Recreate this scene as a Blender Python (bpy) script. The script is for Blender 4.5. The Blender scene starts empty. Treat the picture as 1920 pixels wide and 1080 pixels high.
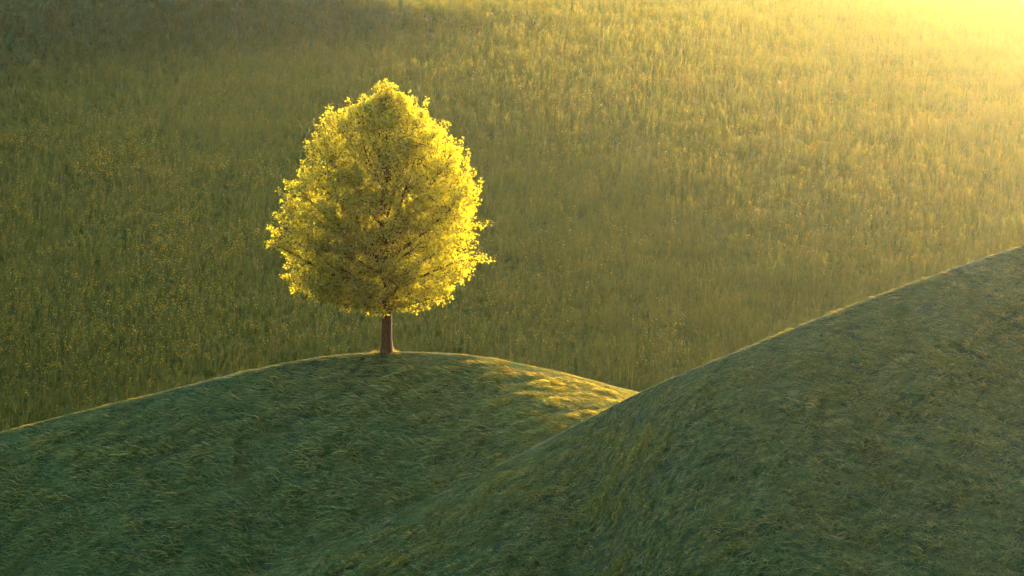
import bpy, math, random
import numpy as np
from mathutils import Vector, Matrix

# ------------------------------------------------------------------ scene, camera, light
scene = bpy.context.scene
rng = np.random.default_rng(7)
random.seed(7)
PITCH = math.radians(-5.0)
F = 5600.0                                   # focal length in pixels of a 1920 wide frame
cam_data = bpy.data.cameras.new('camera')
cam_data.sensor_width = 36.0
cam_data.lens = 36.0 * F / 1920.0
cam_data.clip_start = 0.5
cam_data.clip_end = 5000.0
cam = bpy.data.objects.new('camera', cam_data)
scene.collection.objects.link(cam)
cam.location = (0, 0, 0)
cam.rotation_euler = (math.radians(90) + PITCH, 0, 0)
scene.camera = cam

SUN_AZ = math.radians(19.0)                  # right of the viewing direction, behind the tree
SUN_EL = math.radians(9.0)
world = bpy.data.worlds.new('World')
scene.world = world
world.use_nodes = True
wn = world.node_tree.nodes
wn.clear()
w_out = wn.new('ShaderNodeOutputWorld')
w_bg = wn.new('ShaderNodeBackground')
w_sky = wn.new('ShaderNodeTexSky')
w_sky.sky_type = 'NISHITA'
w_sky.sun_disc = False
w_sky.sun_elevation = SUN_EL
w_sky.sun_rotation = SUN_AZ
w_sky.altitude = 700
w_sky.air_density = 0.6
w_sky.dust_density = 2.5
w_bg.inputs['Strength'].default_value = 0.15
world.node_tree.links.new(w_sky.outputs[0], w_bg.inputs[0])
world.node_tree.links.new(w_bg.outputs[0], w_out.inputs[0])

sun_data = bpy.data.lights.new('sun', 'SUN')
sun_data.energy = 4.3
sun_data.angle = math.radians(0.6)
sun_data.color = (1.0, 0.66, 0.29)
sun = bpy.data.objects.new('sun', sun_data)
scene.collection.objects.link(sun)
S = Vector((math.sin(SUN_AZ) * math.cos(SUN_EL), math.cos(SUN_AZ) * math.cos(SUN_EL), math.sin(SUN_EL)))
sun.rotation_euler = (-S).to_track_quat('-Z', 'Y').to_euler()
sun.location = S * 300

vs = scene.view_settings
vs.view_transform = 'Standard'
vs.look = 'None'
vs.exposure = 2.95
vs.gamma = 1.0
vs.use_white_balance = True
vs.white_balance_temperature = 6200
vs.white_balance_tint = 10
vs.use_curve_mapping = False
HAZE_DENSITY = 0.000060
HAZE_G = 0.92

scene.render.engine = 'CYCLES'
cy = scene.cycles
cy.use_denoising = True
cy.denoiser = 'OPENIMAGEDENOISE'
cy.max_bounces = 4
cy.diffuse_bounces = 2
cy.transmission_bounces = 4
cy.volume_bounces = 0
cy.transparent_max_bounces = 8
cy.use_adaptive_sampling = True
cy.adaptive_threshold = 0.025
cy.adaptive_min_samples = 24

# ------------------------------------------------------------------ helpers
def link(o, parent=None):
    scene.collection.objects.link(o)
    if parent:
        o.parent = parent
    return o

def mesh_obj(name, verts, faces, mat, parent=None, smooth=True):
    me = bpy.data.meshes.new(name)
    me.from_pydata(verts if isinstance(verts, list) else verts.tolist(), [], faces if isinstance(faces, list) else faces.tolist())
    me.update()
    if smooth:
        me.polygons.foreach_set('use_smooth', [True] * len(me.polygons))
    if mat:
        me.materials.append(mat)
    return link(bpy.data.objects.new(name, me), parent)

def tag(o, label=None, category=None, group=None, kind=None):
    for k, v in (('label', label), ('category', category), ('group', group), ('kind', kind)):
        if v:
            o[k] = v
    return o

def ray(u, v):
    a, b = (u - 960.0) / F, (540.0 - v) / F
    c, s = math.cos(PITCH), math.sin(PITCH)
    return np.array([a, c - s * b, s + c * b])

def fbm(x, y, scale, seed, octaves=4):
    """cheap smooth value noise on arrays, about -1..1"""
    x = np.asarray(x, float) / scale
    y = np.asarray(y, float) / scale
    tot = np.zeros_like(x)
    amp, nrm = 1.0, 0.0
    for o in range(octaves):
        xi, yi = np.floor(x), np.floor(y)
        fx, fy = x - xi, y - yi
        fx, fy = fx * fx * (3 - 2 * fx), fy * fy * (3 - 2 * fy)
        def h(a, b):
            q = np.sin(a * 127.1 + b * 311.7 + (seed + o) * 74.7) * 43758.5453
            return (q - np.floor(q)) * 2 - 1
        tot += amp * ((h(xi, yi) * (1 - fx) + h(xi + 1, yi) * fx) * (1 - fy) + (h(xi, yi + 1) * (1 - fx) + h(xi + 1, yi + 1) * fx) * fy)
        nrm += amp
        amp *= 0.5
        x, y = x * 2.03 + 7.1, y * 2.03 - 3.3
    return tot / nrm * 1.6

class Ridge:
    """A hill given by its crest line: (pixel u, pixel v, distance y) and how its near side falls away."""
    def __init__(self, pts, smooth):
        xs, zs, sl, ys = [], [], [], []
        for u, v, y in pts:
            r = ray(u, v)
            k = y / r[1]
            xs.append(r[0] * k); zs.append(r[2] * k); sl.append(r[2] / r[1]); ys.append(y)
        self.g = np.arange(-400, 400, 0.25)
        def sm(a):
            # linear continuation beyond both ends, then a gaussian smoothing along the crest
            v = np.interp(self.g, xs, a)
            kx = np.arange(-int(smooth * 12), int(smooth * 12) + 1) * 0.25
            ker = np.exp(-0.5 * (kx / smooth) ** 2); ker /= ker.sum()
            p = len(kx) // 2
            return np.convolve(np.pad(v, p, mode='edge'), ker, mode='valid')
        self.z, self.s, self.y = sm(zs), sm(sl), sm(ys)
    def at(self, x):
        return np.interp(x, self.g, self.z), np.interp(x, self.g, self.s), np.interp(x, self.g, self.y)

# ------------------------------------------------------------------ the lie of the land
left_ridge = Ridge([(-2600, 1500, 92), (-1200, 1130, 96), (-500, 935, 98), (-200, 862, 99), (0, 811, 100), (150, 771, 100), (300, 736, 100), (450, 697, 101),
                    (600, 667, 102), (720, 658, 102), (850, 661, 102), (950, 676, 102), (1050, 699, 102), (1195, 736, 102),
                    (1400, 800, 102), (1700, 930, 103), (2400, 1300, 105)], 1.0)
LD, LR = 0.20, 30.0
def z_left(x, y):
    z, s, yt = left_ridge.at(x)
    d = yt - y
    tt = np.clip((x + 3.2) / 6.0, 0, 1)
    D, w, R = 0.40 + 0.10 * np.clip((-x - 5.0) / 3.0, 0, 1) - (LD + 0.03) * tt * tt * (3 - 2 * tt), 0.16 + 0.44 * tt, 30.0 + (LR + 10.0) * tt
    dp = np.maximum(d, 0)
    dn = np.maximum(-d, 0)
    drop = D * (dp - w * (1 - np.exp(-dp / w))) + dp ** 2 / (2 * R)
    back = np.where(dn < 12, dn ** 2 / 40.0, 3.6 + (dn - 12) * 0.6) + 0.30 * dn * (1 - tt)
    lump = 0.045 * fbm(x, y, 1.6, 3) + 0.10 * fbm(x, y, 6.0, 5, 3)
    return z - s * d - drop - back + lump * np.minimum(1, 0.25 * tt + dp / 3.5)

def hit(zf, u, v, y0, y1):
    r = ray(u, v)
    ys = np.linspace(y0, y1, 1500)
    k = ys / r[1]
    zz = zf(r[0] * k, ys) - r[2] * k
    i = int(np.argmax(zz > 0))
    return r[0] * k[i], ys[i]

# where the near knoll runs down into the flank of the tree's knoll the crest sinks into a soft fold close in front of it
fold = [(500, 1075), (600, 1030), (700, 985), (800, 937), (900, 890), (1000, 838), (1080, 797)]
fold = [(u, v, float(hit(z_left, u, v, 60, 101)[1]) - 1.6) for u, v in fold]
right_ridge = Ridge([(-1200, 1900, fold[0][2] - 6), (0, 1330, fold[0][2] - 3), (300, 1180, fold[0][2] - 1)] + fold +
                    [(1140, 766, 0.5 * (fold[-1][2] + 88.5)), (1200, 732, 88.5), (1259, 709, 87), (1306, 690, 87), (1369, 664, 87), (1400, 651, 87), (1519, 602, 88), (1578, 580, 89), (1622, 564, 89.5), (1678, 541, 90), (1744, 520, 91), (1817, 492, 92.5), (1920, 460, 94),
                     (2200, 374, 98), (2600, 262, 104), (3200, 120, 112), (4000, 20, 122), (5500, -40, 140)], 0.8)

def z_right(x, y):
    z, s, yt = right_ridge.at(x)
    d = yt - y
    m = np.clip((x - 0.6) / 2.6, 0, 1)
    m = m * m * (3 - 2 * m)                    # 0 along the fold, 1 along the free crest
    D, w, R = 0.36 + 0.10 * m, 0.05, 34.0
    dp = np.maximum(d, 0)
    dn = np.maximum(-d, 0)
    dq = np.minimum(dp, 24.0)
    drop = D * (dp - w * (1 - np.exp(-dp / w))) + dq ** 2 / (2 * R) + (dp - dq) * (24.0 / R)
    back = np.where(dn < 10, dn ** 2 / 30.0, 3.33 + (dn - 10) * 0.667) + 0.30 * dn
    lump = 0.055 * fbm(x, y, 1.4, 11) + 0.12 * fbm(x, y, 5.0, 13, 3)
    return z - s * d - drop - back + lump * np.minimum(1, dp / 3)

def z_slope(x, y):
    # a broad spur: gentler towards its top, its right flank turned to the low sun, its left flank away from it
    yy = np.clip(y, 60, 360) - 128.0
    z = -15.6 + 0.20 * yy - 0.00033 * yy ** 2 - 0.0008 * x * np.maximum(yy, 0) + 0.0022 * np.maximum(yy, 0) * 6.0 * np.log1p(np.exp(-(x + 8.0) / 6.0))
    z = z - np.maximum(y - 360, 0) ** 2 / 900.0
    a, b, c, w = 0.075, 0.10, 2.0, 18.0
    lat = a * x - b * w * (np.log(np.cosh((x - c) / w)) - math.log(math.cosh(c / w)))
    return z + lat

TA, TB = hit(z_slope, 0, 105, 120, 350), hit(z_slope, 600, 66, 120, 350)
def terrace_y(x):
    return TA[1] + (TB[1] - TA[1]) * (x - TA[0]) / (TB[0] - TA[0]) + 1.5 * fbm(x, x * 0 + 3, 14.0, 31, 2)

def z_meadow(x, y):
    out = z_slope(x, y)
    # unseen rise added behind left and middle to shade the left-hand air
    q = np.clip((y - 325.0) / 35.0, 0, 1)
    back = 10.0 * q * q * (3 - 2 * q) / (1 + np.exp((x - 30.0) / 4.0))
    # grassy terrace step along the upper left of the slope
    t = (y - terrace_y(x)) / 4.0
    fade = 1 / (1 + np.exp((x + 10.0) / 5.0))
    out = out + fade * 2.4 * (np.tanh(t) - np.tanh((t - 6) / 3.5))
    return out + 0.006 * fbm(x, y, 3.0, 17, 2) + back

def z_ground(x, y):
    # unseen banks added behind and both sides to block sky light, open towards knolls
    front = -1.7 - 0.30 * np.clip(y, 0, 90)
    out = np.hypot(np.maximum(np.abs(x) - 10.0 - 0.28 * np.maximum(y, 0), 0), np.maximum(-y - 6.0, 0))
    sky_block_bank = 78.0 * (1 - np.exp(-out / 48.0)) * np.clip((84.0 - y) / 16.0, 0, 1)
    return front + sky_block_bank + 0.5 * fbm(x, y, 25.0, 23, 3) * np.clip(np.abs(y) / 15, 0, 1)

def grid_sheet(name, zf, x0, x1, nx, y0, y1, ny, mat):
    X, Y = np.meshgrid(np.linspace(x0, x1, nx), np.linspace(y0, y1, ny))
    Z = zf(X, Y)
    V = np.stack([X, Y, Z], -1).reshape(-1, 3)
    i = np.arange(nx * ny).reshape(ny, nx)
    f = np.stack([i[:-1, :-1], i[:-1, 1:], i[1:, 1:], i[1:, :-1]], -1).reshape(-1, 4)
    return mesh_obj(name, V, f, mat)

def ridge_sheet(name, zf, ridge, x0, x1, nx, near, far, mat):
    """sheet laid along a crest line: close rows of faces at the crest, wider ones down both sides"""
    d = np.concatenate([-np.geomspace(far, 0.3, 40), np.linspace(-0.24, 0.4, 17), np.linspace(0.5, 3.0, 26), np.arange(3.2, near, 0.22)])
    xs = np.linspace(x0, x1, nx)
    X, Dd = np.meshgrid(xs, d[::-1])
    Y = ridge.at(X)[2] - Dd
    V = np.stack([X, Y, zf(X, Y)], -1).reshape(-1, 3)
    i = np.arange(nx * len(d)).reshape(len(d), nx)
    f = np.stack([i[:-1, :-1], i[:-1, 1:], i[1:, 1:], i[1:, :-1]], -1).reshape(-1, 4)
    return mesh_obj(name, V, f, mat)

# ------------------------------------------------------------------ materials
def new_mat(name):
    m = bpy.data.materials.new(name)
    m.use_nodes = True
    m.node_tree.nodes.clear()
    return m, m.node_tree.nodes, m.node_tree.links

def ramp(n, stops):
    r = n.new('ShaderNodeValToRGB')
    e = r.color_ramp.elements
    while len(e) < len(stops):
        e.new(0.5)
    for k, (p, c) in enumerate(stops):
        e[k].position = p
        e[k].color = (*c, 1)
    return r

def ground_mat(name, c1, c2, c3, scale):
    m, n, l = new_mat(name)
    out = n.new('ShaderNodeOutputMaterial'); b = n.new('ShaderNodeBsdfPrincipled')
    geo = n.new('ShaderNodeNewGeometry')
    t1 = n.new('ShaderNodeTexNoise'); t1.inputs['Scale'].default_value = scale; t1.inputs['Detail'].default_value = 8
    l.new(geo.outputs['Position'], t1.inputs['Vector'])
    r = ramp(n, [(0.3, c1), (0.52, c2), (0.72, c3)])
    l.new(t1.outputs['Fac'], r.inputs[0]); l.new(r.outputs[0], b.inputs['Base Color'])
    b.inputs['Roughness'].default_value = 0.95
    b.inputs['Specular IOR Level'].default_value = 0.1
    t2 = n.new('ShaderNodeTexNoise'); t2.inputs['Scale'].default_value = scale * 9; t2.inputs['Detail'].default_value = 6
    l.new(geo.outputs['Position'], t2.inputs['Vector'])
    bp = n.new('ShaderNodeBump'); bp.inputs['Strength'].default_value = 0.8; bp.inputs['Distance'].default_value = 0.08
    l.new(t2.outputs['Fac'], bp.inputs['Height']); l.new(bp.outputs[0], b.inputs['Normal'])
    l.new(b.outputs[0], out.inputs[0])
    return m

def blade_mat(name, stops, patch_stops, patch_scale, patch_mix, transl, trans_tint, rough=0.55, gloss=0.06):
    """thin leaf: diffuse + translucent; colour from the blade's own tint, the tuft, and patches across the ground"""
    m, n, l = new_mat(name)
    out = n.new('ShaderNodeOutputMaterial')
    at = n.new('ShaderNodeAttribute'); at.attribute_name = 'tint'
    oi = n.new('ShaderNodeObjectInfo')
    add = n.new('ShaderNodeMath'); add.operation = 'MULTIPLY_ADD'
    l.new(oi.outputs['Random'], add.inputs[0]); add.inputs[1].default_value = 0.35
    l.new(at.outputs['Fac'], add.inputs[2])
    sc = n.new('ShaderNodeMath'); sc.operation = 'DIVIDE'; sc.inputs[1].default_value = 1.35
    l.new(add.outputs[0], sc.inputs[0])
    r1 = ramp(n, stops); l.new(sc.outputs[0], r1.inputs[0])
    geo = n.new('ShaderNodeNewGeometry')
    t = n.new('ShaderNodeTexNoise'); t.inputs['Scale'].default_value = patch_scale; t.inputs['Detail'].default_value = 4
    l.new(geo.outputs['Position'], t.inputs['Vector'])
    r2 = ramp(n, patch_stops); l.new(t.outputs['Fac'], r2.inputs[0])
    mx = n.new('ShaderNodeMix'); mx.data_type = 'RGBA'; mx.inputs[0].default_value = patch_mix
    l.new(r1.outputs[0], mx.inputs[6]); l.new(r2.outputs[0], mx.inputs[7])
    d = n.new('ShaderNodeBsdfDiffuse'); l.new(mx.outputs[2], d.inputs[0])
    tr = n.new('ShaderNodeBsdfTranslucent')
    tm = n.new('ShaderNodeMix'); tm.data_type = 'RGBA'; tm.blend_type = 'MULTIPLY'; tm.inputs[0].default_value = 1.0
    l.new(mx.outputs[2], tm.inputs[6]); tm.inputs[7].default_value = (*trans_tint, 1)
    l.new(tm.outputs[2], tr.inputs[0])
    ms = n.new('ShaderNodeMixShader'); ms.inputs[0].default_value = transl
    l.new(d.outputs[0], ms.inputs[1]); l.new(tr.outputs[0], ms.inputs[2])
    g = n.new('ShaderNodeBsdfGlossy'); g.inputs['Roughness'].default_value = rough; g.inputs[0].default_value = (1, 1, 1, 1)
    ms2 = n.new('ShaderNodeMixShader'); ms2.inputs[0].default_value = gloss
    l.new(ms.outputs[0], ms2.inputs[1]); l.new(g.outputs[0], ms2.inputs[2])
    l.new(ms2.outputs[0], out.inputs[0])
    return m

M_ground = ground_mat('turf_soil', (0.030, 0.040, 0.014), (0.045, 0.065, 0.020), (0.070, 0.075, 0.030), 0.9)
M_mown = ground_mat('mown_turf', (0.024, 0.044, 0.014), (0.045, 0.080, 0.024), (0.075, 0.105, 0.036), 1.4)
M_meadow_soil = ground_mat('meadow_turf', (0.014, 0.040, 0.008), (0.028, 0.062, 0.012), (0.045, 0.076, 0.018), 0.7)
M_meadow = blade_mat('meadow_grass',
                     [(0.0, (0.006, 0.026, 0.006)), (0.4, (0.013, 0.043, 0.009)), (0.75, (0.026, 0.058, 0.012)), (1.0, (0.062, 0.064, 0.024))],
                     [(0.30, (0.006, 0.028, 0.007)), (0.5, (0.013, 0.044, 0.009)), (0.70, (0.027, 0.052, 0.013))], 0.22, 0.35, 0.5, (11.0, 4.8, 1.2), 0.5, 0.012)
M_cut = blade_mat('cut_grass',
                  [(0.0, (0.020, 0.080, 0.012)), (0.40, (0.074, 0.215, 0.034)), (0.72, (0.220, 0.430, 0.100)), (1.0, (0.52, 0.64, 0.26))],
                  [(0.32, (0.060, 0.200, 0.032)), (0.5, (0.092, 0.255, 0.042)), (0.72, (0.15, 0.300, 0.058))], 0.55, 0.18, 0.55, (3.6, 1.22, 0.40), 0.5, 0.015)
M_leaf = blade_mat('tree_leaf',
                   [(0.0, (0.10, 0.17, 0.024)), (0.5, (0.21, 0.25, 0.030)), (1.0, (0.36, 0.31, 0.034))],
                   [(0.35, (0.12, 0.18, 0.026)), (0.65, (0.27, 0.25, 0.028))], 1.2, 0.35, 0.66, (2.3, 1.8, 0.36), 0.5, 0.02)

def simple_mat(name, col, rough=0.7, transl=None):
    m, n, l = new_mat(name)
    out = n.new('ShaderNodeOutputMaterial')
    geo = n.new('ShaderNodeObjectInfo')
    hsv = n.new('ShaderNodeHueSaturation'); hsv.inputs['Color'].default_value = (*col, 1)
    mp = n.new('ShaderNodeMapRange'); mp.inputs[3].default_value = 0.75; mp.inputs[4].default_value = 1.15
    l.new(geo.outputs['Random'], mp.inputs[0]); l.new(mp.outputs[0], hsv.inputs['Value'])
    d = n.new('ShaderNodeBsdfDiffuse'); l.new(hsv.outputs[0], d.inputs[0])
    t = n.new('ShaderNodeBsdfTranslucent'); l.new(hsv.outputs[0], t.inputs[0])
    ms = n.new('ShaderNodeMixShader'); ms.inputs[0].default_value = transl or 0.0
    l.new(d.outputs[0], ms.inputs[1]); l.new(t.outputs[0], ms.inputs[2]); l.new(ms.outputs[0], out.inputs[0])
    return m
M_petal = simple_mat('buttercup_petal', (0.80, 0.50, 0.03), 0.5, 0.4)

def bark_mat():
    m, n, l = new_mat('bark')
    out = n.new('ShaderNodeOutputMaterial'); b = n.new('ShaderNodeBsdfPrincipled')
    geo = n.new('ShaderNodeNewGeometry')
    mp = n.new('ShaderNodeMapping'); mp.inputs['Scale'].default_value = (26, 26, 5)
    l.new(geo.outputs['Position'], mp.inputs[0])
    t = n.new('ShaderNodeTexNoise'); t.inputs['Scale'].default_value = 1.0; t.inputs['Detail'].default_value = 7; t.inputs['Roughness'].default_value = 0.65
    l.new(mp.outputs[0], t.inputs['Vector'])
    r = ramp(n, [(0.3, (0.034, 0.011, 0.004)), (0.55, (0.095, 0.037, 0.014)), (0.75, (0.17, 0.080, 0.034))])
    l.new(t.outputs['Fac'], r.inputs[0]); l.new(r.outputs[0], b.inputs['Base Color'])
    b.inputs['Roughness'].default_value = 0.9
    b.inputs['Specular IOR Level'].default_value = 0.1
    bp = n.new('ShaderNodeBump'); bp.inputs['Strength'].default_value = 0.9; bp.inputs['Distance'].default_value = 0.03
    l.new(t.outputs['Fac'], bp.inputs['Height']); l.new(bp.outputs[0], b.inputs['Normal'])
    l.new(b.outputs[0], out.inputs[0])
    return m
M_bark = bark_mat()

# ------------------------------------------------------------------ setting: the sheets of land
def z_base(x, y):
    z = z_ground(x, y)
    # keep the general sheet well under the three hills
    return np.where(y > 84, np.minimum(z, -30.0 - 0.02 * (y - 60)), z)
ground = tag(grid_sheet('ground', z_base, -420, 420, 281, -90, 560, 261, M_ground), 'grassy slope and valley floor around the knolls, with added sky-blocking banks', 'ground', kind='structure')
meadow = tag(grid_sheet('meadow_slope', z_meadow, -160, 160, 321, 104, 470, 367, M_meadow_soil), 'tall grass hillside rising behind the tree', 'meadow', kind='structure')
knoll_tree = tag(ridge_sheet('mown_knoll', z_left, left_ridge, -48, 34, 411, 36, 26, M_mown), 'mown rounded knoll carrying the lone tree', 'hill', kind='structure')
knoll_near = tag(ridge_sheet('mown_knoll', z_right, right_ridge, -30, 90, 521, 48, 50, M_mown), 'mown knoll rising to the right in the foreground', 'hill', kind='structure')

# ------------------------------------------------------------------ scattering by instances
def scatter(name, pts, rots, scl, idx, variants, parent=None):
    me = bpy.data.meshes.new(name)
    me.vertices.add(len(pts))
    me.vertices.foreach_set('co', np.asarray(pts, np.float32).ravel())
    a = me.attributes.new('rot', 'FLOAT_VECTOR', 'POINT'); a.data.foreach_set('vector', np.asarray(rots, np.float32).ravel())
    a = me.attributes.new('scl', 'FLOAT_VECTOR', 'POINT'); a.data.foreach_set('vector', np.asarray(scl, np.float32).ravel())
    a = me.attributes.new('idx', 'INT', 'POINT'); a.data.foreach_set('value', np.asarray(idx, np.int32).ravel())
    me.update()
    o = link(bpy.data.objects.new(name, me), parent)
    coll = bpy.data.collections.new(name + '_variants')
    for v in variants:
        coll.objects.link(v)
    ng = bpy.data.node_groups.new(name + '_scatter', 'GeometryNodeTree')
    ng.interface.new_socket('Geometry', in_out='INPUT', socket_type='NodeSocketGeometry')
    ng.interface.new_socket('Geometry', in_out='OUTPUT', socket_type='NodeSocketGeometry')
    N, L = ng.nodes, ng.links
    gi, go = N.new('NodeGroupInput'), N.new('NodeGroupOutput')
    ip = N.new('GeometryNodeInstanceOnPoints')
    ci = N.new('GeometryNodeCollectionInfo')
    ci.inputs['Collection'].default_value = coll
    ci.inputs['Separate Children'].default_value = True
    ci.inputs['Reset Children'].default_value = True
    def named(nm, ty):
        q = N.new('GeometryNodeInputNamedAttribute'); q.data_type = ty; q.inputs['Name'].default_value = nm
        return q.outputs['Attribute']
    e2r = N.new('FunctionNodeEulerToRotation')
    L.new(named('rot', 'FLOAT_VECTOR'), e2r.inputs[0])
    L.new(gi.outputs[0], ip.inputs['Points'])
    L.new(ci.outputs[0], ip.inputs['Instance'])
    ip.inputs['Pick Instance'].default_value = True
    L.new(named('idx', 'INT'), ip.inputs['Instance Index'])
    L.new(e2r.outputs[0], ip.inputs['Rotation'])
    L.new(named('scl', 'FLOAT_VECTOR'), ip.inputs['Scale'])
    L.new(ip.outputs[0], go.inputs[0])
    md = o.modifiers.new('scatter', 'NODES')
    md.node_group = ng
    return o

def blades_mesh(name, blades, mat):
    """blades: list of (polyline points Nx3, width list, side vector, tint)"""
    V, Fc, T = [], [], []
    for pts, wid, side, tint in blades:
        b = len(V)
        k = len(pts)
        for p, w in zip(pts, wid):
            if w > 0:
                V.append(p - side * w); V.append(p + side * w); T += [tint, tint]
            else:
                V.append(p); T.append(tint)
        for j in range(k - 1):
            if wid[j + 1] > 0:
                Fc.append((b + 2 * j, b + 2 * j + 1, b + 2 * j + 3, b + 2 * j + 2))
            else:
                Fc.append((b + 2 * j, b + 2 * j + 1, b + 2 * j + 2))
    me = bpy.data.meshes.new(name)
    me.from_pydata([tuple(v) for v in V], [], Fc)
    a = me.attributes.new('tint', 'FLOAT', 'POINT'); a.data.foreach_set('value', np.array(T, np.float32))
    me.materials.append(mat)
    me.polygons.foreach_set('use_smooth', [True] * len(me.polygons))
    me.update()
    return bpy.data.objects.new(name, me)

def upright_tuft(h, n, spread, width, lean, stalks):
    bl = []
    for i in range(n):
        a = random.uniform(0, 2 * math.pi); r = spread * math.sqrt(random.random())
        base = np.array([r * math.cos(a), r * math.sin(a), -0.05])
        hh = h * random.uniform(0.45, 1.0)
        la = random.uniform(0, 2 * math.pi); ll = lean * hh * random.uniform(0.2, 1.0)
        ld = np.array([math.cos(la), math.sin(la), 0])
        pts = [base, base + np.array([0, 0, hh * 0.5]) + ld * ll * 0.25, base + np.array([0, 0, hh * (0.95 - 0.2 * random.random() * lean)]) + ld * ll]
        sa = random.uniform(0, math.pi)
        side = np.array([math.cos(sa), math.sin(sa), 0])
        w = width * random.uniform(0.6, 1.2)
        bl.append((pts, [w, w * 0.8, 0], side, random.uniform(0.0, 0.75)))
    for i in range(stalks):                              # flowering stalks with a seed head
        a = random.uniform(0, 2 * math.pi); r = spread * math.sqrt(random.random())
        base = np.array([r * math.cos(a), r * math.sin(a), 0.0])
        hh = h * random.uniform(1.05, 1.4)
        la = random.uniform(0, 2 * math.pi); ld = np.array([math.cos(la), math.sin(la), 0]) * hh * 0.15
        pts = [base, base + np.array([0, 0, hh * 0.8]) + ld * 0.5, base + np.array([0, 0, hh * 0.9]) + ld * 0.8, base + np.array([0, 0, hh]) + ld]
        sa = random.uniform(0, math.pi)
        bl.append((pts, [0.003, 0.003, 0.011, 0], np.array([math.cos(sa), math.sin(sa), 0]), random.uniform(0.8, 1.0)))
    return bl

def lying_tuft(n, spread, length, width):
    """cut grass: short stubble and long stalks lying loosely across the ground along local x"""
    bl = []
    for i in range(n):
        a = random.uniform(0, 2 * math.pi); r = spread * math.sqrt(random.random())
        base = np.array([r * math.cos(a), r * math.sin(a), random.uniform(0.0, 0.03)])
        dirn = random.gauss(0, 0.55) + (math.pi if random.random() < 0.3 else 0)
        L_ = length * random.uniform(0.4, 1.1)
        lift = random.uniform(0.02, 0.085)
        bend = random.gauss(0, 0.35)
        d0 = np.array([math.cos(dirn), math.sin(dirn), 0]); d1 = np.array([math.cos(dirn + bend), math.sin(dirn + bend), 0])
        pts = [base, base + d0 * L_ * 0.35 + np.array([0, 0, lift]), base + d0 * L_ * 0.4 + d1 * L_ * 0.3 + np.array([0, 0, lift * 1.1]), base + d0 * L_ * 0.4 + d1 * L_ * 0.6 + np.array([0, 0, lift * 0.35])]
        side = np.cross(d0, [0, 0, 1]) * 0.8 + np.array([0, 0, random.uniform(0.2, 0.7)])
        side = side / np.linalg.norm(side)
        w = width * random.uniform(0.5, 1.2)
        tint = random.uniform(0.0, 0.55) if random.random() < 0.72 else random.uniform(0.6, 1.0)
        bl.append((pts, [w, w, w * 0.8, 0], side, tint))
    for i in range(n // 2):                              # stubble
        a = random.uniform(0, 2 * math.pi); r = spread * math.sqrt(random.random())
        base = np.array([r * math.cos(a), r * math.sin(a), -0.02])
        h = random.uniform(0.03, 0.10); la = random.uniform(0, 2 * math.pi)
        ld = np.array([math.cos(la), math.sin(la), 0]) * h * 0.5
        sa = random.uniform(0, math.pi)
        bl.append(([base, base + np.array([0, 0, h * 0.6]) + ld * 0.3, base + np.array([0, 0, h]) + ld], [width, width * 0.8, 0], np.array([math.cos(sa), math.sin(sa), 0]), random.uniform(0, 0.5)))
    return bl

def in_view(x, y, margin, extra=0.0):
    return np.abs(x) < (960.0 / F) * y * margin + extra

def normals(zf, x, y, e=0.4):
    zx = (zf(x + e, y) - zf(x - e, y)) / (2 * e)
    zy = (zf(x, y + e) - zf(x, y - e)) / (2 * e)
    return zx, zy

# tall meadow grass
def sample_area(zf, x0, x1, y0, y1, dens, margin):
    n = int((x1 - x0) * (y1 - y0) * dens)
    x = rng.uniform(x0, x1, n); y = rng.uniform(y0, y1, n)
    k = in_view(x, y, margin, 2.0)
    return x[k], y[k]

mx, my = sample_area(z_meadow, -72, 72, 112, 350, 24, 1.12)
keep = rng.random(len(mx)) < np.clip((135.0 / my) ** 1.5, 0.0, 1)
mx, my = mx[keep], my[keep]
mz = z_meadow(mx, my)
patch = fbm(mx, my, 5.0, 41)
fine = fbm(mx, my, 1.3, 43)
hs = np.clip(0.98 + 0.04 * patch + 0.13 * fine + rng.normal(0, 0.12, len(mx)), 0.35, 1.7)
# shorter grass on the terrace
ter = np.exp(-((my - terrace_y(mx) - 6.0) / 4.0) ** 2) / (1 + np.exp((mx + 10) / 5))
hs *= (1 - 0.55 * ter) * (1 + 0.25 * np.clip((my - 150) / 150, 0, 1))
n = len(mx)
scl = np.stack([np.clip(hs, 0.6, 1.2) * np.sqrt(my / 130.0), np.clip(hs, 0.6, 1.2) * np.sqrt(my / 130.0), hs], -1)
wind = 0.10 + 0.06 * fbm(mx, my, 8.0, 47)
rots = np.stack([rng.normal(0, 0.10, n), wind + rng.normal(0, 0.10, n), rng.uniform(-0.6, 0.6, n)], -1)
kind = np.where(rng.random(n) < 0.38, rng.integers(0, 3, n), rng.integers(3, 7, n))
tufts = [blades_mesh('meadow_tuft', upright_tuft(0.58, 16, 0.17, 0.0085, 0.45, 3), M_meadow) for _ in range(3)] + \
        [blades_mesh('meadow_tuft', upright_tuft(0.46, 20, 0.19, 0.0085, 0.7, 1), M_meadow) for _ in range(4)]
tag(scatter('meadow_grass', np.stack([mx, my, mz], -1), rots, scl, kind, tufts), 'tall uncut green grass covering the hillside behind the tree', 'grass', kind='stuff')

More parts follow.
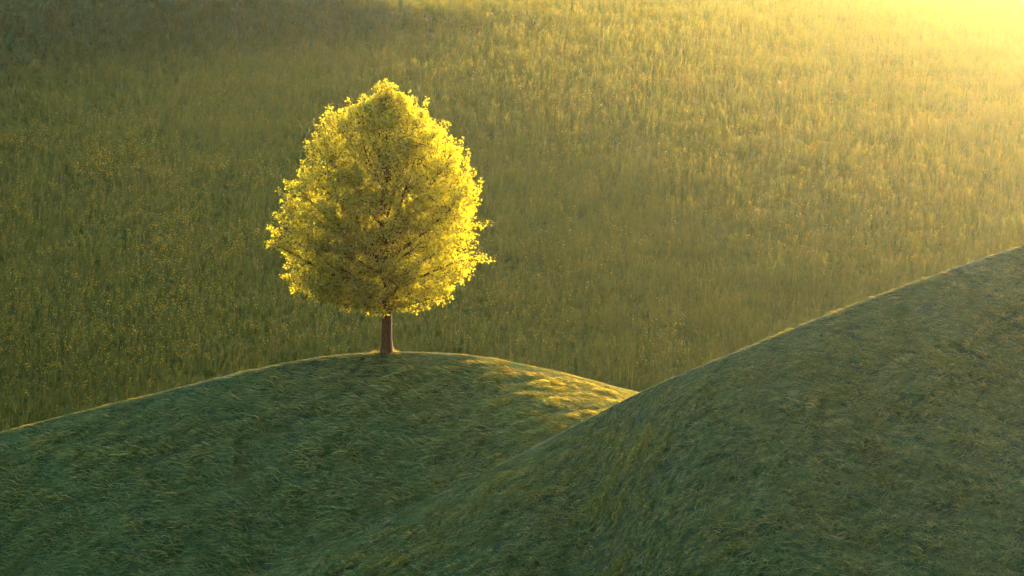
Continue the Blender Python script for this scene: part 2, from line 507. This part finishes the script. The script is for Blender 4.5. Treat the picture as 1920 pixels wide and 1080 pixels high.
# buttercups in drifts
drifts = [(230, 290, 70, 150), (190, 320, 60, 160), (160, 335, 50, 90), (280, 335, 60, 70), (60, 280, 50, 60), (20, 300, 50, 40), (30, 390, 50, 80), (330, 360, 40, 40), (410, 330, 40, 40),
          (480, 345, 40, 50), (180, 425, 60, 70), (240, 420, 50, 40), (350, 420, 60, 70), (310, 460, 60, 90), (330, 480, 50, 70), (400, 485, 60, 70), (460, 470, 50, 50), (20, 470, 60, 40),
          (100, 560, 90, 90), (200, 570, 90, 70), (330, 575, 70, 120), (390, 570, 60, 60), (250, 650, 90, 130), (330, 670, 70, 90), (190, 690, 70, 60), (60, 700, 80, 60), (130, 660, 60, 60),
          (450, 630, 80, 50), (560, 610, 90, 60), (650, 640, 60, 40), (960, 155, 70, 70), (1050, 210, 80, 45), (1180, 170, 60, 30), (1290, 290, 90, 40), (1030, 280, 100, 40), (1100, 480, 120, 60), (1010, 560, 120, 60),
          (1250, 670, 80, 50), (1000, 640, 110, 60), (850, 620, 90, 40), (1480, 450, 90, 40), (1640, 380, 120, 30), (400, 240, 120, 40), (120, 260, 60, 50), (80, 480, 80, 70), (260, 520, 100, 80), (20, 560, 60, 60), (20, 640, 60, 60)]
fp = []
for u, v, s, c in drifts:
    cx, cyy = hit(z_meadow, u, v, 112, 350)
    k = s * cyy / F
    m_ = int(c * 1.5)
    fp.append(np.stack([cx + rng.normal(0, k * 0.55, m_), cyy + rng.normal(0, k * 1.8, m_)], -1))
fp.append(np.stack([rng.uniform(-40, 40, 700), rng.uniform(116, 330, 700)], -1))
fp = np.concatenate(fp)
fp = fp[in_view(fp[:, 0], fp[:, 1], 1.12, 1.0) & (fp[:, 1] > 110) & (fp[:, 1] < 345)]
def buttercup(name, heads):
    V, Fc, Mi = [], [], []
    for h in range(heads):
        a = random.uniform(0, 2 * math.pi); r = 0.14 * math.sqrt(random.random())
        b = np.array([r * math.cos(a), r * math.sin(a), 0.0]); t = b + np.array([random.gauss(0, .04), random.gauss(0, .04), random.uniform(0.50, 0.74)])
        i = len(V)
        V += [b + [-.003, 0, 0], b + [.003, 0, 0], t + [.003, 0, 0], t + [-.003, 0, 0]]; Fc.append((i, i + 1, i + 2, i + 3)); Mi.append(1)
        i = len(V); V.append(t); tilt = random.uniform(-0.5, 0.5)
        for q in range(10):                             # five cupped petals
            rr = 0.026 if q % 2 == 0 else 0.017
            an = q / 10 * 2 * math.pi
            V.append(t + np.array([rr * math.cos(an), rr * math.sin(an), 0.012 + tilt * rr * math.cos(an)]))
        for q in range(10):
            Fc.append((i, i + 1 + q, i + 1 + (q + 1) % 10)); Mi.append(0)
    me = bpy.data.meshes.new(name); me.from_pydata([tuple(v) for v in V], [], Fc)
    me.materials.append(M_petal); me.materials.append(M_meadow)
    me.polygons.foreach_set('material_index', Mi); me.update()
    return bpy.data.objects.new(name, me)
n = len(fp)
sc1 = rng.uniform(0.8, 1.25, n)
tag(scatter('meadow_flowers', np.stack([fp[:, 0], fp[:, 1], z_meadow(fp[:, 0], fp[:, 1])], -1), np.stack([np.zeros(n), np.full(n, 0.1), rng.uniform(0, 6.28, n)], -1),
            np.stack([sc1] * 3, -1), rng.integers(0, 4, n), [buttercup('buttercup', k) for k in (2, 3, 4, 5)]), 'drifts of small yellow buttercups in the tall grass', 'flowers', kind='stuff')

# cut grass on the knolls
def cut_grass(name, zf, x0, x1, y0, y1, dens, label, flow, front):
    x, y = sample_area(zf, x0, x1, y0, y1, dens, 1.15)
    z = zf(x, y)
    # only what stands above the other knoll and above the frame's lower edge
    other = z_right(x, y) if zf is z_left else z_left(x, y)
    k = (z > other - 0.15) & (z > -0.235 * y - 0.6) & front(x, y)
    x, y, z = x[k], y[k], z[k]
    n = len(x)
    zx, zy = normals(zf, x, y)
    # lay the strands along the flow: local x axis turned about z, then tilted to the slope
    yaw = flow(x, y) + 0.26 * fbm(x, y, 1.1, 61, 3) + rng.normal(0, 0.25, n)
    R_ = np.empty((n, 3))
    for i in range(n):
        nrm = Vector((-zx[i], -zy[i], 1)).normalized()
        m3 = nrm.to_track_quat('Z', 'Y').to_matrix()
        tx = Vector((math.cos(yaw[i]), math.sin(yaw[i]), 0))
        tx = (tx - nrm * tx.dot(nrm)).normalized()
        ty = nrm.cross(tx)
        R_[i] = Matrix((tx, ty, nrm)).transposed().to_euler()
    clump = fbm(x, y, 0.9, 67, 3)
    s = np.clip(1.0 + 0.22 * clump + rng.normal(0, 0.14, n), 0.45, 1.7)
    zs = s * np.clip(1.0 + 0.6 * fbm(x, y, 0.6, 71, 2), 0.4, 2.0)
    crest = (left_ridge if zf is z_left else right_ridge).at(x)[2] - y
    zs = 0.75 * zs * np.clip(0.22 + crest / 2.5, 0.22, 1)
    return tag(scatter(name, np.stack([x, y, z], -1), R_, np.stack([s, s, zs], -1), rng.integers(0, 6, n), [blades_mesh('cut_tuft', lying_tuft(14, 0.17, 0.38, 0.0076), M_cut) for _ in range(6)]), label, 'grass', kind='stuff')

cut_grass('cut_grass', z_left, -26, 12, 70, 106, 58, 'short mown grass lying on the knoll under the tree', lambda x, y: 0.0 * x + 0.05, lambda x, y: y < left_ridge.at(x)[2] + np.where(x < -5, -0.12, 0.5))
cut_grass('cut_grass', z_right, -18, 24, 46, 98, 58, 'loose cut grass strewn over the foreground knoll', lambda x, y: 0.30 + 0.0 * x, lambda x, y: y < right_ridge.at(x)[2] - 0.12 + 0.3 * (rng.random(len(x)) < 0.15) )

# ------------------------------------------------------------------ the tree
random.seed(5)
TP = 0.0178 * 102 / 100.0                                # metres per photo pixel at the tree
tu, tv = 725, 660
r_ = ray(tu, tv)
TY = 101.9
TX = r_[0] * TY / r_[1]
TZ = float(z_left(np.array([TX]), np.array([TY]))[0])
tree = bpy.data.objects.new('lone_tree', None)
link(tree)
tree.location = (TX, TY, TZ)
tag(tree, 'lone round-crowned tree with sunlit yellow-green spring leaves on the mown knoll', 'tree')

prof_v = np.array([150, 165, 185, 210, 260, 320, 345, 400, 450, 480, 520, 550, 572, 586])
prof_l = np.array([2, 10, 32, 96, 138, 156, 182, 206, 208, 194, 186, 158, 92, 50])
prof_rv = np.array([150, 165, 185, 225, 245, 275, 315, 370, 415, 440, 480, 510, 540, 572, 586])
prof_r = np.array([2, 10, 42, 88, 110, 140, 164, 174, 175, 168, 175, 164, 142, 92, 20])
hl = (660 - prof_v[::-1]) * TP
hr = (660 - prof_rv[::-1]) * TP
H_TOP = hl[-1]
H_LOW = hl[0]
def env_r(h, az):
    rl = np.interp(h, hl, prof_l[::-1] * TP); rr = np.interp(h, hr, prof_r[::-1] * TP)
    t = 0.5 + 0.5 * math.cos(az)
    bump = 1 + 0.05 * math.sin(az * 5 + h * 2.3) + 0.04 * math.sin(az * 9 - h * 3.7 + 1.0)
    if h < 2.4:
        bump *= 1 - 0.22 * (2.4 - h) * (0.5 + 0.5 * math.sin(az * 3 + 1.0))
    return (rl * (1 - t) + rr * t) * bump
def inside(p, f=1.0):
    return p.z > H_LOW * (2 - f) and p.z < H_TOP and math.hypot(p.x, p.y) < env_r(p.z, math.atan2(p.y, p.x)) * f

class Tubes:
    def __init__(self): self.v, self.f = [], []
    def add(self, pts, rad, n):
        rings = []
        up = Vector((0.31, 0.17, 0.93))
        for i, p in enumerate(pts):
            d = (pts[min(i + 1, len(pts) - 1)] - pts[max(i - 1, 0)]).normalized()
            a = d.cross(up)
            if a.length < 1e-3: a = d.cross(Vector((1, 0, 0)))
            a.normalize(); b = d.cross(a)
            s = len(self.v)
            for k in range(n):
                t = 2 * math.pi * k / n
                self.v.append(tuple(p + (a * math.cos(t) + b * math.sin(t)) * rad[i]))
            rings.append(s)
        for r0, r1 in zip(rings, rings[1:]):
            for k in range(n):
                self.f.append((r0 + k, r0 + (k + 1) % n, r1 + (k + 1) % n, r1 + k))
        s = rings[-1]
        self.f.append(tuple(s + k for k in range(n)))

def rnd_dir():
    while True:
        v = Vector((random.uniform(-1, 1), random.uniform(-1, 1), random.uniform(-1, 1)))
        if 0.05 < v.length < 1: return v.normalized()

def grow(p, d, length, step, up, wander, f):
    f = f * random.uniform(0.96, 1.04)
    pts = [p.copy()]
    d = d.normalized()
    n = max(2, int(length / step))
    for _ in range(n):
        d = (d + Vector((0, 0, up)) * step + rnd_dir() * wander).normalized()
        q = pts[-1] + d * step
        if not inside(q, f) and len(pts) > 1: break
        pts.append(q)
    if len(pts) == 1: pts.append(pts[0] + d * step)
    return pts

trunk_top = H_TOP * 0.93
tp, tr_ = [], []
for i in range(34):
    t = i / 33
    h = -0.25 + t * (trunk_top + 0.25)
    wob = 0.10 * math.sin(h * 0.9) * t + 0.05 * math.sin(h * 2.1 + 1)* t
    tp.append(Vector((wob - 0.0, 0.07 * math.sin(h * 1.1 + 2) * t, h)))
    rad = 0.185 * (1 - t) ** 0.85 + 0.012
    if h < 0.5: rad += 0.12 * ((0.5 - h) / 0.75) ** 2
    tr_.append(rad)
def trunk_at(h):
    k = min(max((h + 0.25) / (trunk_top + 0.25) * 33, 0), 32.999)
    i = int(k); return tp[i].lerp(tp[i + 1], k - i), tr_[i] * (1 - (k - i)) + tr_[i + 1] * (k - i)

def irregular(tb, amp):
    out = []
    for (x, y, z) in tb.v:
        a = math.atan2(y, x)
        out.append((x * (1 + amp * math.sin(a * 5 + z * 1.3) + amp * math.sin(a * 3 - z * 2.1)), y * (1 + amp * math.sin(a * 5 + z * 1.3)), z))
    tb.v = out
tb = Tubes(); tb.add(tp, tr_, 18); irregular(tb, 0.05)
mesh_obj('trunk', tb.v, tb.f, M_bark, tree)

twigs = Tubes()
leafy = []                                               # (point, direction) of leaf clusters
def twig(p, d, length):
    q = grow(p, d, length, 0.10, 0.5, 0.16, 1.03)
    twigs.add([q[0], q[len(q) // 2], q[-1]], [0.0065, 0.005, 0.0025], 3)
    for a, b in zip(q, q[1:]):
        leafy.append((a.lerp(b, random.random()), (b - a).normalized()))
    leafy.append((q[-1], (q[-1] - q[-2]).normalized()))
    leafy.append((q[-1], (q[-1] - q[-2]).normalized()))
def secondary(p, d, length, r0):
    q = grow(p, d, length, 0.16, 0.35, 0.13, 0.99)
    rad = [max(0.006, r0 * (1 - i / len(q))) for i in range(len(q))]
    twigs.add(q, rad, 4)
    for i in range(1, len(q)):
        for _ in range(2):
            dd = (q[i] - q[i - 1]).normalized()
            side = dd.cross(Vector((random.gauss(0, .45), random.gauss(0, .45), random.choice((-1, 1))))).normalized()
            twig(q[i], dd * 0.55 + side * 0.8 + Vector((0, 0, 0.12)), random.uniform(0.2, 0.5))
    twig(q[-1], q[-1] - q[-2], random.uniform(0.2, 0.45))

NL = 44
for k in range(NL):
    t = k / (NL - 1)
    h = 1.55 + t ** 1.15 * (trunk_top - 2.1)
    p, tr0 = trunk_at(h)
    az = k * 2.39996 + random.uniform(-0.3, 0.3)
    el = math.radians(2 + 60 * t ** 0.75 + random.uniform(-8, 8))
    if k % 5 == 1: el += math.radians(30)
    d = Vector((math.cos(az) * math.cos(el), math.sin(az) * math.cos(el), math.sin(el)))
    pts = grow(p - d * tr0 * 0.3, d, 5.2, 0.22, 0.02 + 0.2 * t, 0.07, 0.95)
    r0 = min(tr0 * 0.5, 0.020 * len(pts) ** 0.6)
    lt = Tubes()
    lt.add(pts, [max(0.008, r0 * (1 - i / len(pts)) ** 0.8) for i in range(len(pts))], 7)
    mesh_obj('limb', lt.v, lt.f, M_bark, tree)
    for i in range(2, len(pts)):
        if random.random() < 0.25: continue
        dd = (pts[i] - pts[i - 1]).normalized()
        for sgn in ((1, -1) if random.random() < 0.5 else (random.choice((1, -1)),)):
            side = dd.cross(Vector((random.gauss(0, .3), random.gauss(0, .3), 1))).normalized() * sgn
            secondary(pts[i], dd * 0.65 + side * 0.75 + Vector((0, 0, random.uniform(-0.05, 0.25))), random.uniform(0.5, 1.25) * (1.1 - 0.35 * i / len(pts)), 0.014)
    secondary(pts[-1], pts[-1] - pts[-2], 0.6, 0.012)
# leader and upright shoots that give the crown its spiky top
for i in range(25, 34, 3):
    for _ in range(2):
        a = random.uniform(0, 6.28)
        secondary(tp[i], Vector((math.cos(a) * 0.6, math.sin(a) * 0.6, 0.9)), 0.9, 0.012)
def shoot(px, pv, length, dy, lean=0.0):
    x = (px - tu) * TP; z = (660 - pv) * TP
    base = Vector((x - lean * length, dy, z - length))
    q = [base.lerp(Vector((x, dy, z)), t) + rnd_dir() * 0.02 for t in np.linspace(0, 1, 8)]
    twigs.add(q, [0.009 - 0.0009 * i for i in range(8)], 4)
    for j, (a, b) in enumerate(zip(q, q[1:])):
        for _ in range(5 if j < 4 else 4):
            leafy.append((a.lerp(b, random.random()), (b - a).normalized()))
        if j < 3:
            twig(a, Vector((random.gauss(0, .5), random.gauss(0, .5), 1.2)), 0.2)
for px, pv, ln, lean in [(720, 156, 1.1, 0.0), (732, 163, 1.2, 0.05), (769, 172, 1.2, 0.05), (691, 185, .9, -.05), (704, 188, .9, 0), (657, 204, .9, -.1), (617, 209, .9, -.2), (636, 216, .7, -.1), (806, 222, .8, .15), (795, 225, .7, .1),
                         (828, 243, .8, .2), (853, 266, .7, .3), (836, 262, .7, .2), (862, 288, .6, .3), (880, 306, .6, .4), (893, 314, .7, .5), (590, 247, .7, -.25), (603, 232, .6, -.2), (578, 262, .7, -.3), (744, 180, .9, 0), (755, 196, .8, .05), (676, 212, .8, -.05), (780, 215, .8, .1), (714, 172, 1.0, 0), (748, 172, 1.0, 0),
                         (534, 335, .6, -.6), (524, 350, .5, -.8), (512, 398, .5, -1.2)]:
    shoot(px, pv, ln, random.gauss(0, 0.35), lean)
for _ in range(95):                                      # more young shoots standing out of the upper crown all round
    h = random.uniform(4.6, 8.4); az = random.uniform(0, 2 * math.pi)
    r = env_r(h, az) * random.uniform(0.93, 1.0)
    ln = random.uniform(0.45, 0.95)
    lx = math.cos(az) * 0.45 * (1 - (h - 4.6) / 5)
    shoot(tu + (r * math.cos(az)) / TP, 660 - (h + ln * 0.72) / TP, ln, r * math.sin(az), lx)
for px, pv, L2 in [(924, 413, 1.0), (928, 482, 1.3), (918, 486, 1.0), (900, 372, .6), (498, 452, .6), (500, 428, .6), (522, 520, .9), (540, 540, .8), (655, 582, .8), (640, 574, .8), (680, 576, .8), (835, 567, .9), (846, 560, .8), (820, 566, .7), (668, 578, .7)]:
    x = (px - tu) * TP; z = (660 - pv) * TP; s_ = 1 if x > 0 else -1
    lowb = pv > 555
    b = Vector((x - s_ * L2 * (0.35 if lowb else 1), random.gauss(0, .4), z + (0.75 * L2 if lowb else -0.05)))
    e = Vector((x, b.y + random.gauss(0, .2), z))
    q = [b.lerp(e, t) for t in np.linspace(0, 1, 9)]
    twigs.add(q, [0.012 - 0.001 * i for i in range(9)], 4)
    for j in range(8):
        for _ in range(3): leafy.append((q[j].lerp(q[j + 1], random.random()), (e - b).normalized()))
        if j < 7:
            twig(q[j], Vector((s_ * 0.6, random.gauss(0, .6), random.gauss(0.1, .5))), 0.2)
# branchlets into every part of the crown that is still bare
from mathutils import kdtree
for rnd_pass in range(3):
    kd = kdtree.KDTree(len(leafy))
    for i, (p, d) in enumerate(leafy): kd.insert(p, i)
    kd.balance()
    for _ in range(3500):
        h = random.uniform(H_LOW + 0.1, H_TOP - 0.1); az = random.uniform(0, 2 * math.pi)
        r = env_r(h, az) * random.uniform(0.45, 0.97)
        q = Vector((r * math.cos(az), r * math.sin(az), h))
        co, i, dist = kd.find(q)
        if 0.31 < dist < 1.6:
            secondary(co.lerp(q, 0.15), (q - co) + Vector((0, 0, 0.1)), dist * 0.9, 0.010)
mesh_obj('twigs', twigs.v, twigs.f, M_bark, tree, smooth=False)

# grass the mower leaves round the foot of the trunk
fa = rng.uniform(0, 2 * math.pi, 60); fr = rng.uniform(0.2, 0.55, 60)
fx, fy = TX + fr * np.cos(fa), TY + fr * np.sin(fa)
tag(scatter('unmown_grass', np.stack([fx, fy, z_left(fx, fy)], -1), np.stack([rng.normal(0, .2, 60), rng.normal(0, .2, 60), rng.uniform(0, 6.28, 60)], -1),
            np.repeat(rng.uniform(0.12, 0.26, 60)[:, None], 3, 1), rng.integers(0, 3, 60), [blades_mesh('foot_tuft', upright_tuft(0.5, 14, 0.2, 0.014, 0.6, 1), M_cut) for _ in range(3)]),
    'small ring of longer grass round the foot of the trunk', 'grass', kind='stuff')

# leaves: folded lobed blades gathered in small sprays
LV, LF, LT = [], [], []
for (p, d) in leafy:
    rr_ = math.hypot(p.x, p.y)
    if p.z > 4.6 and rr_ < 0.75 and p.z < 7.9 and random.random() < 0.55: continue
    if p.z < 4.2 and rr_ < 1.1 and random.random() < 0.55: continue
    for _ in range(random.choice((2, 2, 3, 3))):
        out = (d * 0.5 + rnd_dir()).normalized()
        c = p + out * random.uniform(0.02, 0.10)
        ax = (out + Vector((0, 0, -0.25)) + rnd_dir() * 0.35).normalized()
        nr = (Vector((0, 0, 0.9)) + rnd_dir() * 0.9).normalized()
        sd = ax.cross(nr)
        if sd.length < 0.05: continue
        sd.normalize(); nr = sd.cross(ax)
        L_ = random.uniform(0.042, 0.082); W = L_ * random.uniform(0.42, 0.55); fold = random.uniform(0.0, 0.35) * W
        b = len(LV)
        LV += [tuple(c), tuple(c + ax * L_ * 0.35 + sd * W + nr * fold), tuple(c + ax * L_ - nr * 0.1 * L_), tuple(c + ax * L_ * 0.35 - sd * W + nr * fold), tuple(c + ax * L_ * 0.45)]
        LF += [(b, b + 1, b + 4), (b + 1, b + 2, b + 4), (b + 2, b + 3, b + 4), (b + 3, b, b + 4)]
        LT += [min(1, max(0, random.gauss(0.42, 0.22)))] * 5
crown = mesh_obj('crown', LV, LF, M_leaf, tree, smooth=False)
a = crown.data.attributes.new('tint', 'FLOAT', 'POINT'); a.data.foreach_set('value', np.array(LT, np.float32))
crown['kind'] = 'stuff'
print('leaves', len(LF) // 4, 'twig faces', len(twigs.f), 'meadow tufts', len(mx), 'flowers', len(fp))

# ------------------------------------------------------------------ evening haze
hx, hy0, hy1, hz0, hz1 = 440.0, -110.0, 580.0, -60.0, 84.0
hv = [(-hx, hy0, hz0), (hx, hy0, hz0), (hx, hy1, hz0), (-hx, hy1, hz0), (-hx, hy0, hz1), (hx, hy0, hz1), (hx, hy1, hz1), (-hx, hy1, hz1)]
hf = [(0, 3, 2, 1), (4, 5, 6, 7), (0, 1, 5, 4), (1, 2, 6, 5), (2, 3, 7, 6), (3, 0, 4, 7)]
m, n, l = new_mat('haze_air')
o_ = n.new('ShaderNodeOutputMaterial'); pv_ = n.new('ShaderNodeVolumePrincipled')
pv_.inputs['Color'].default_value = (1.0, 0.95, 0.86, 1)
pv_.inputs['Density'].default_value = HAZE_DENSITY
pv_.inputs['Anisotropy'].default_value = HAZE_G
l.new(pv_.outputs[0], o_.inputs['Volume'])
haze = mesh_obj('haze', hv, hf, m, smooth=False)
tag(haze, 'thin warm evening haze filling the air', 'haze', kind='stuff')
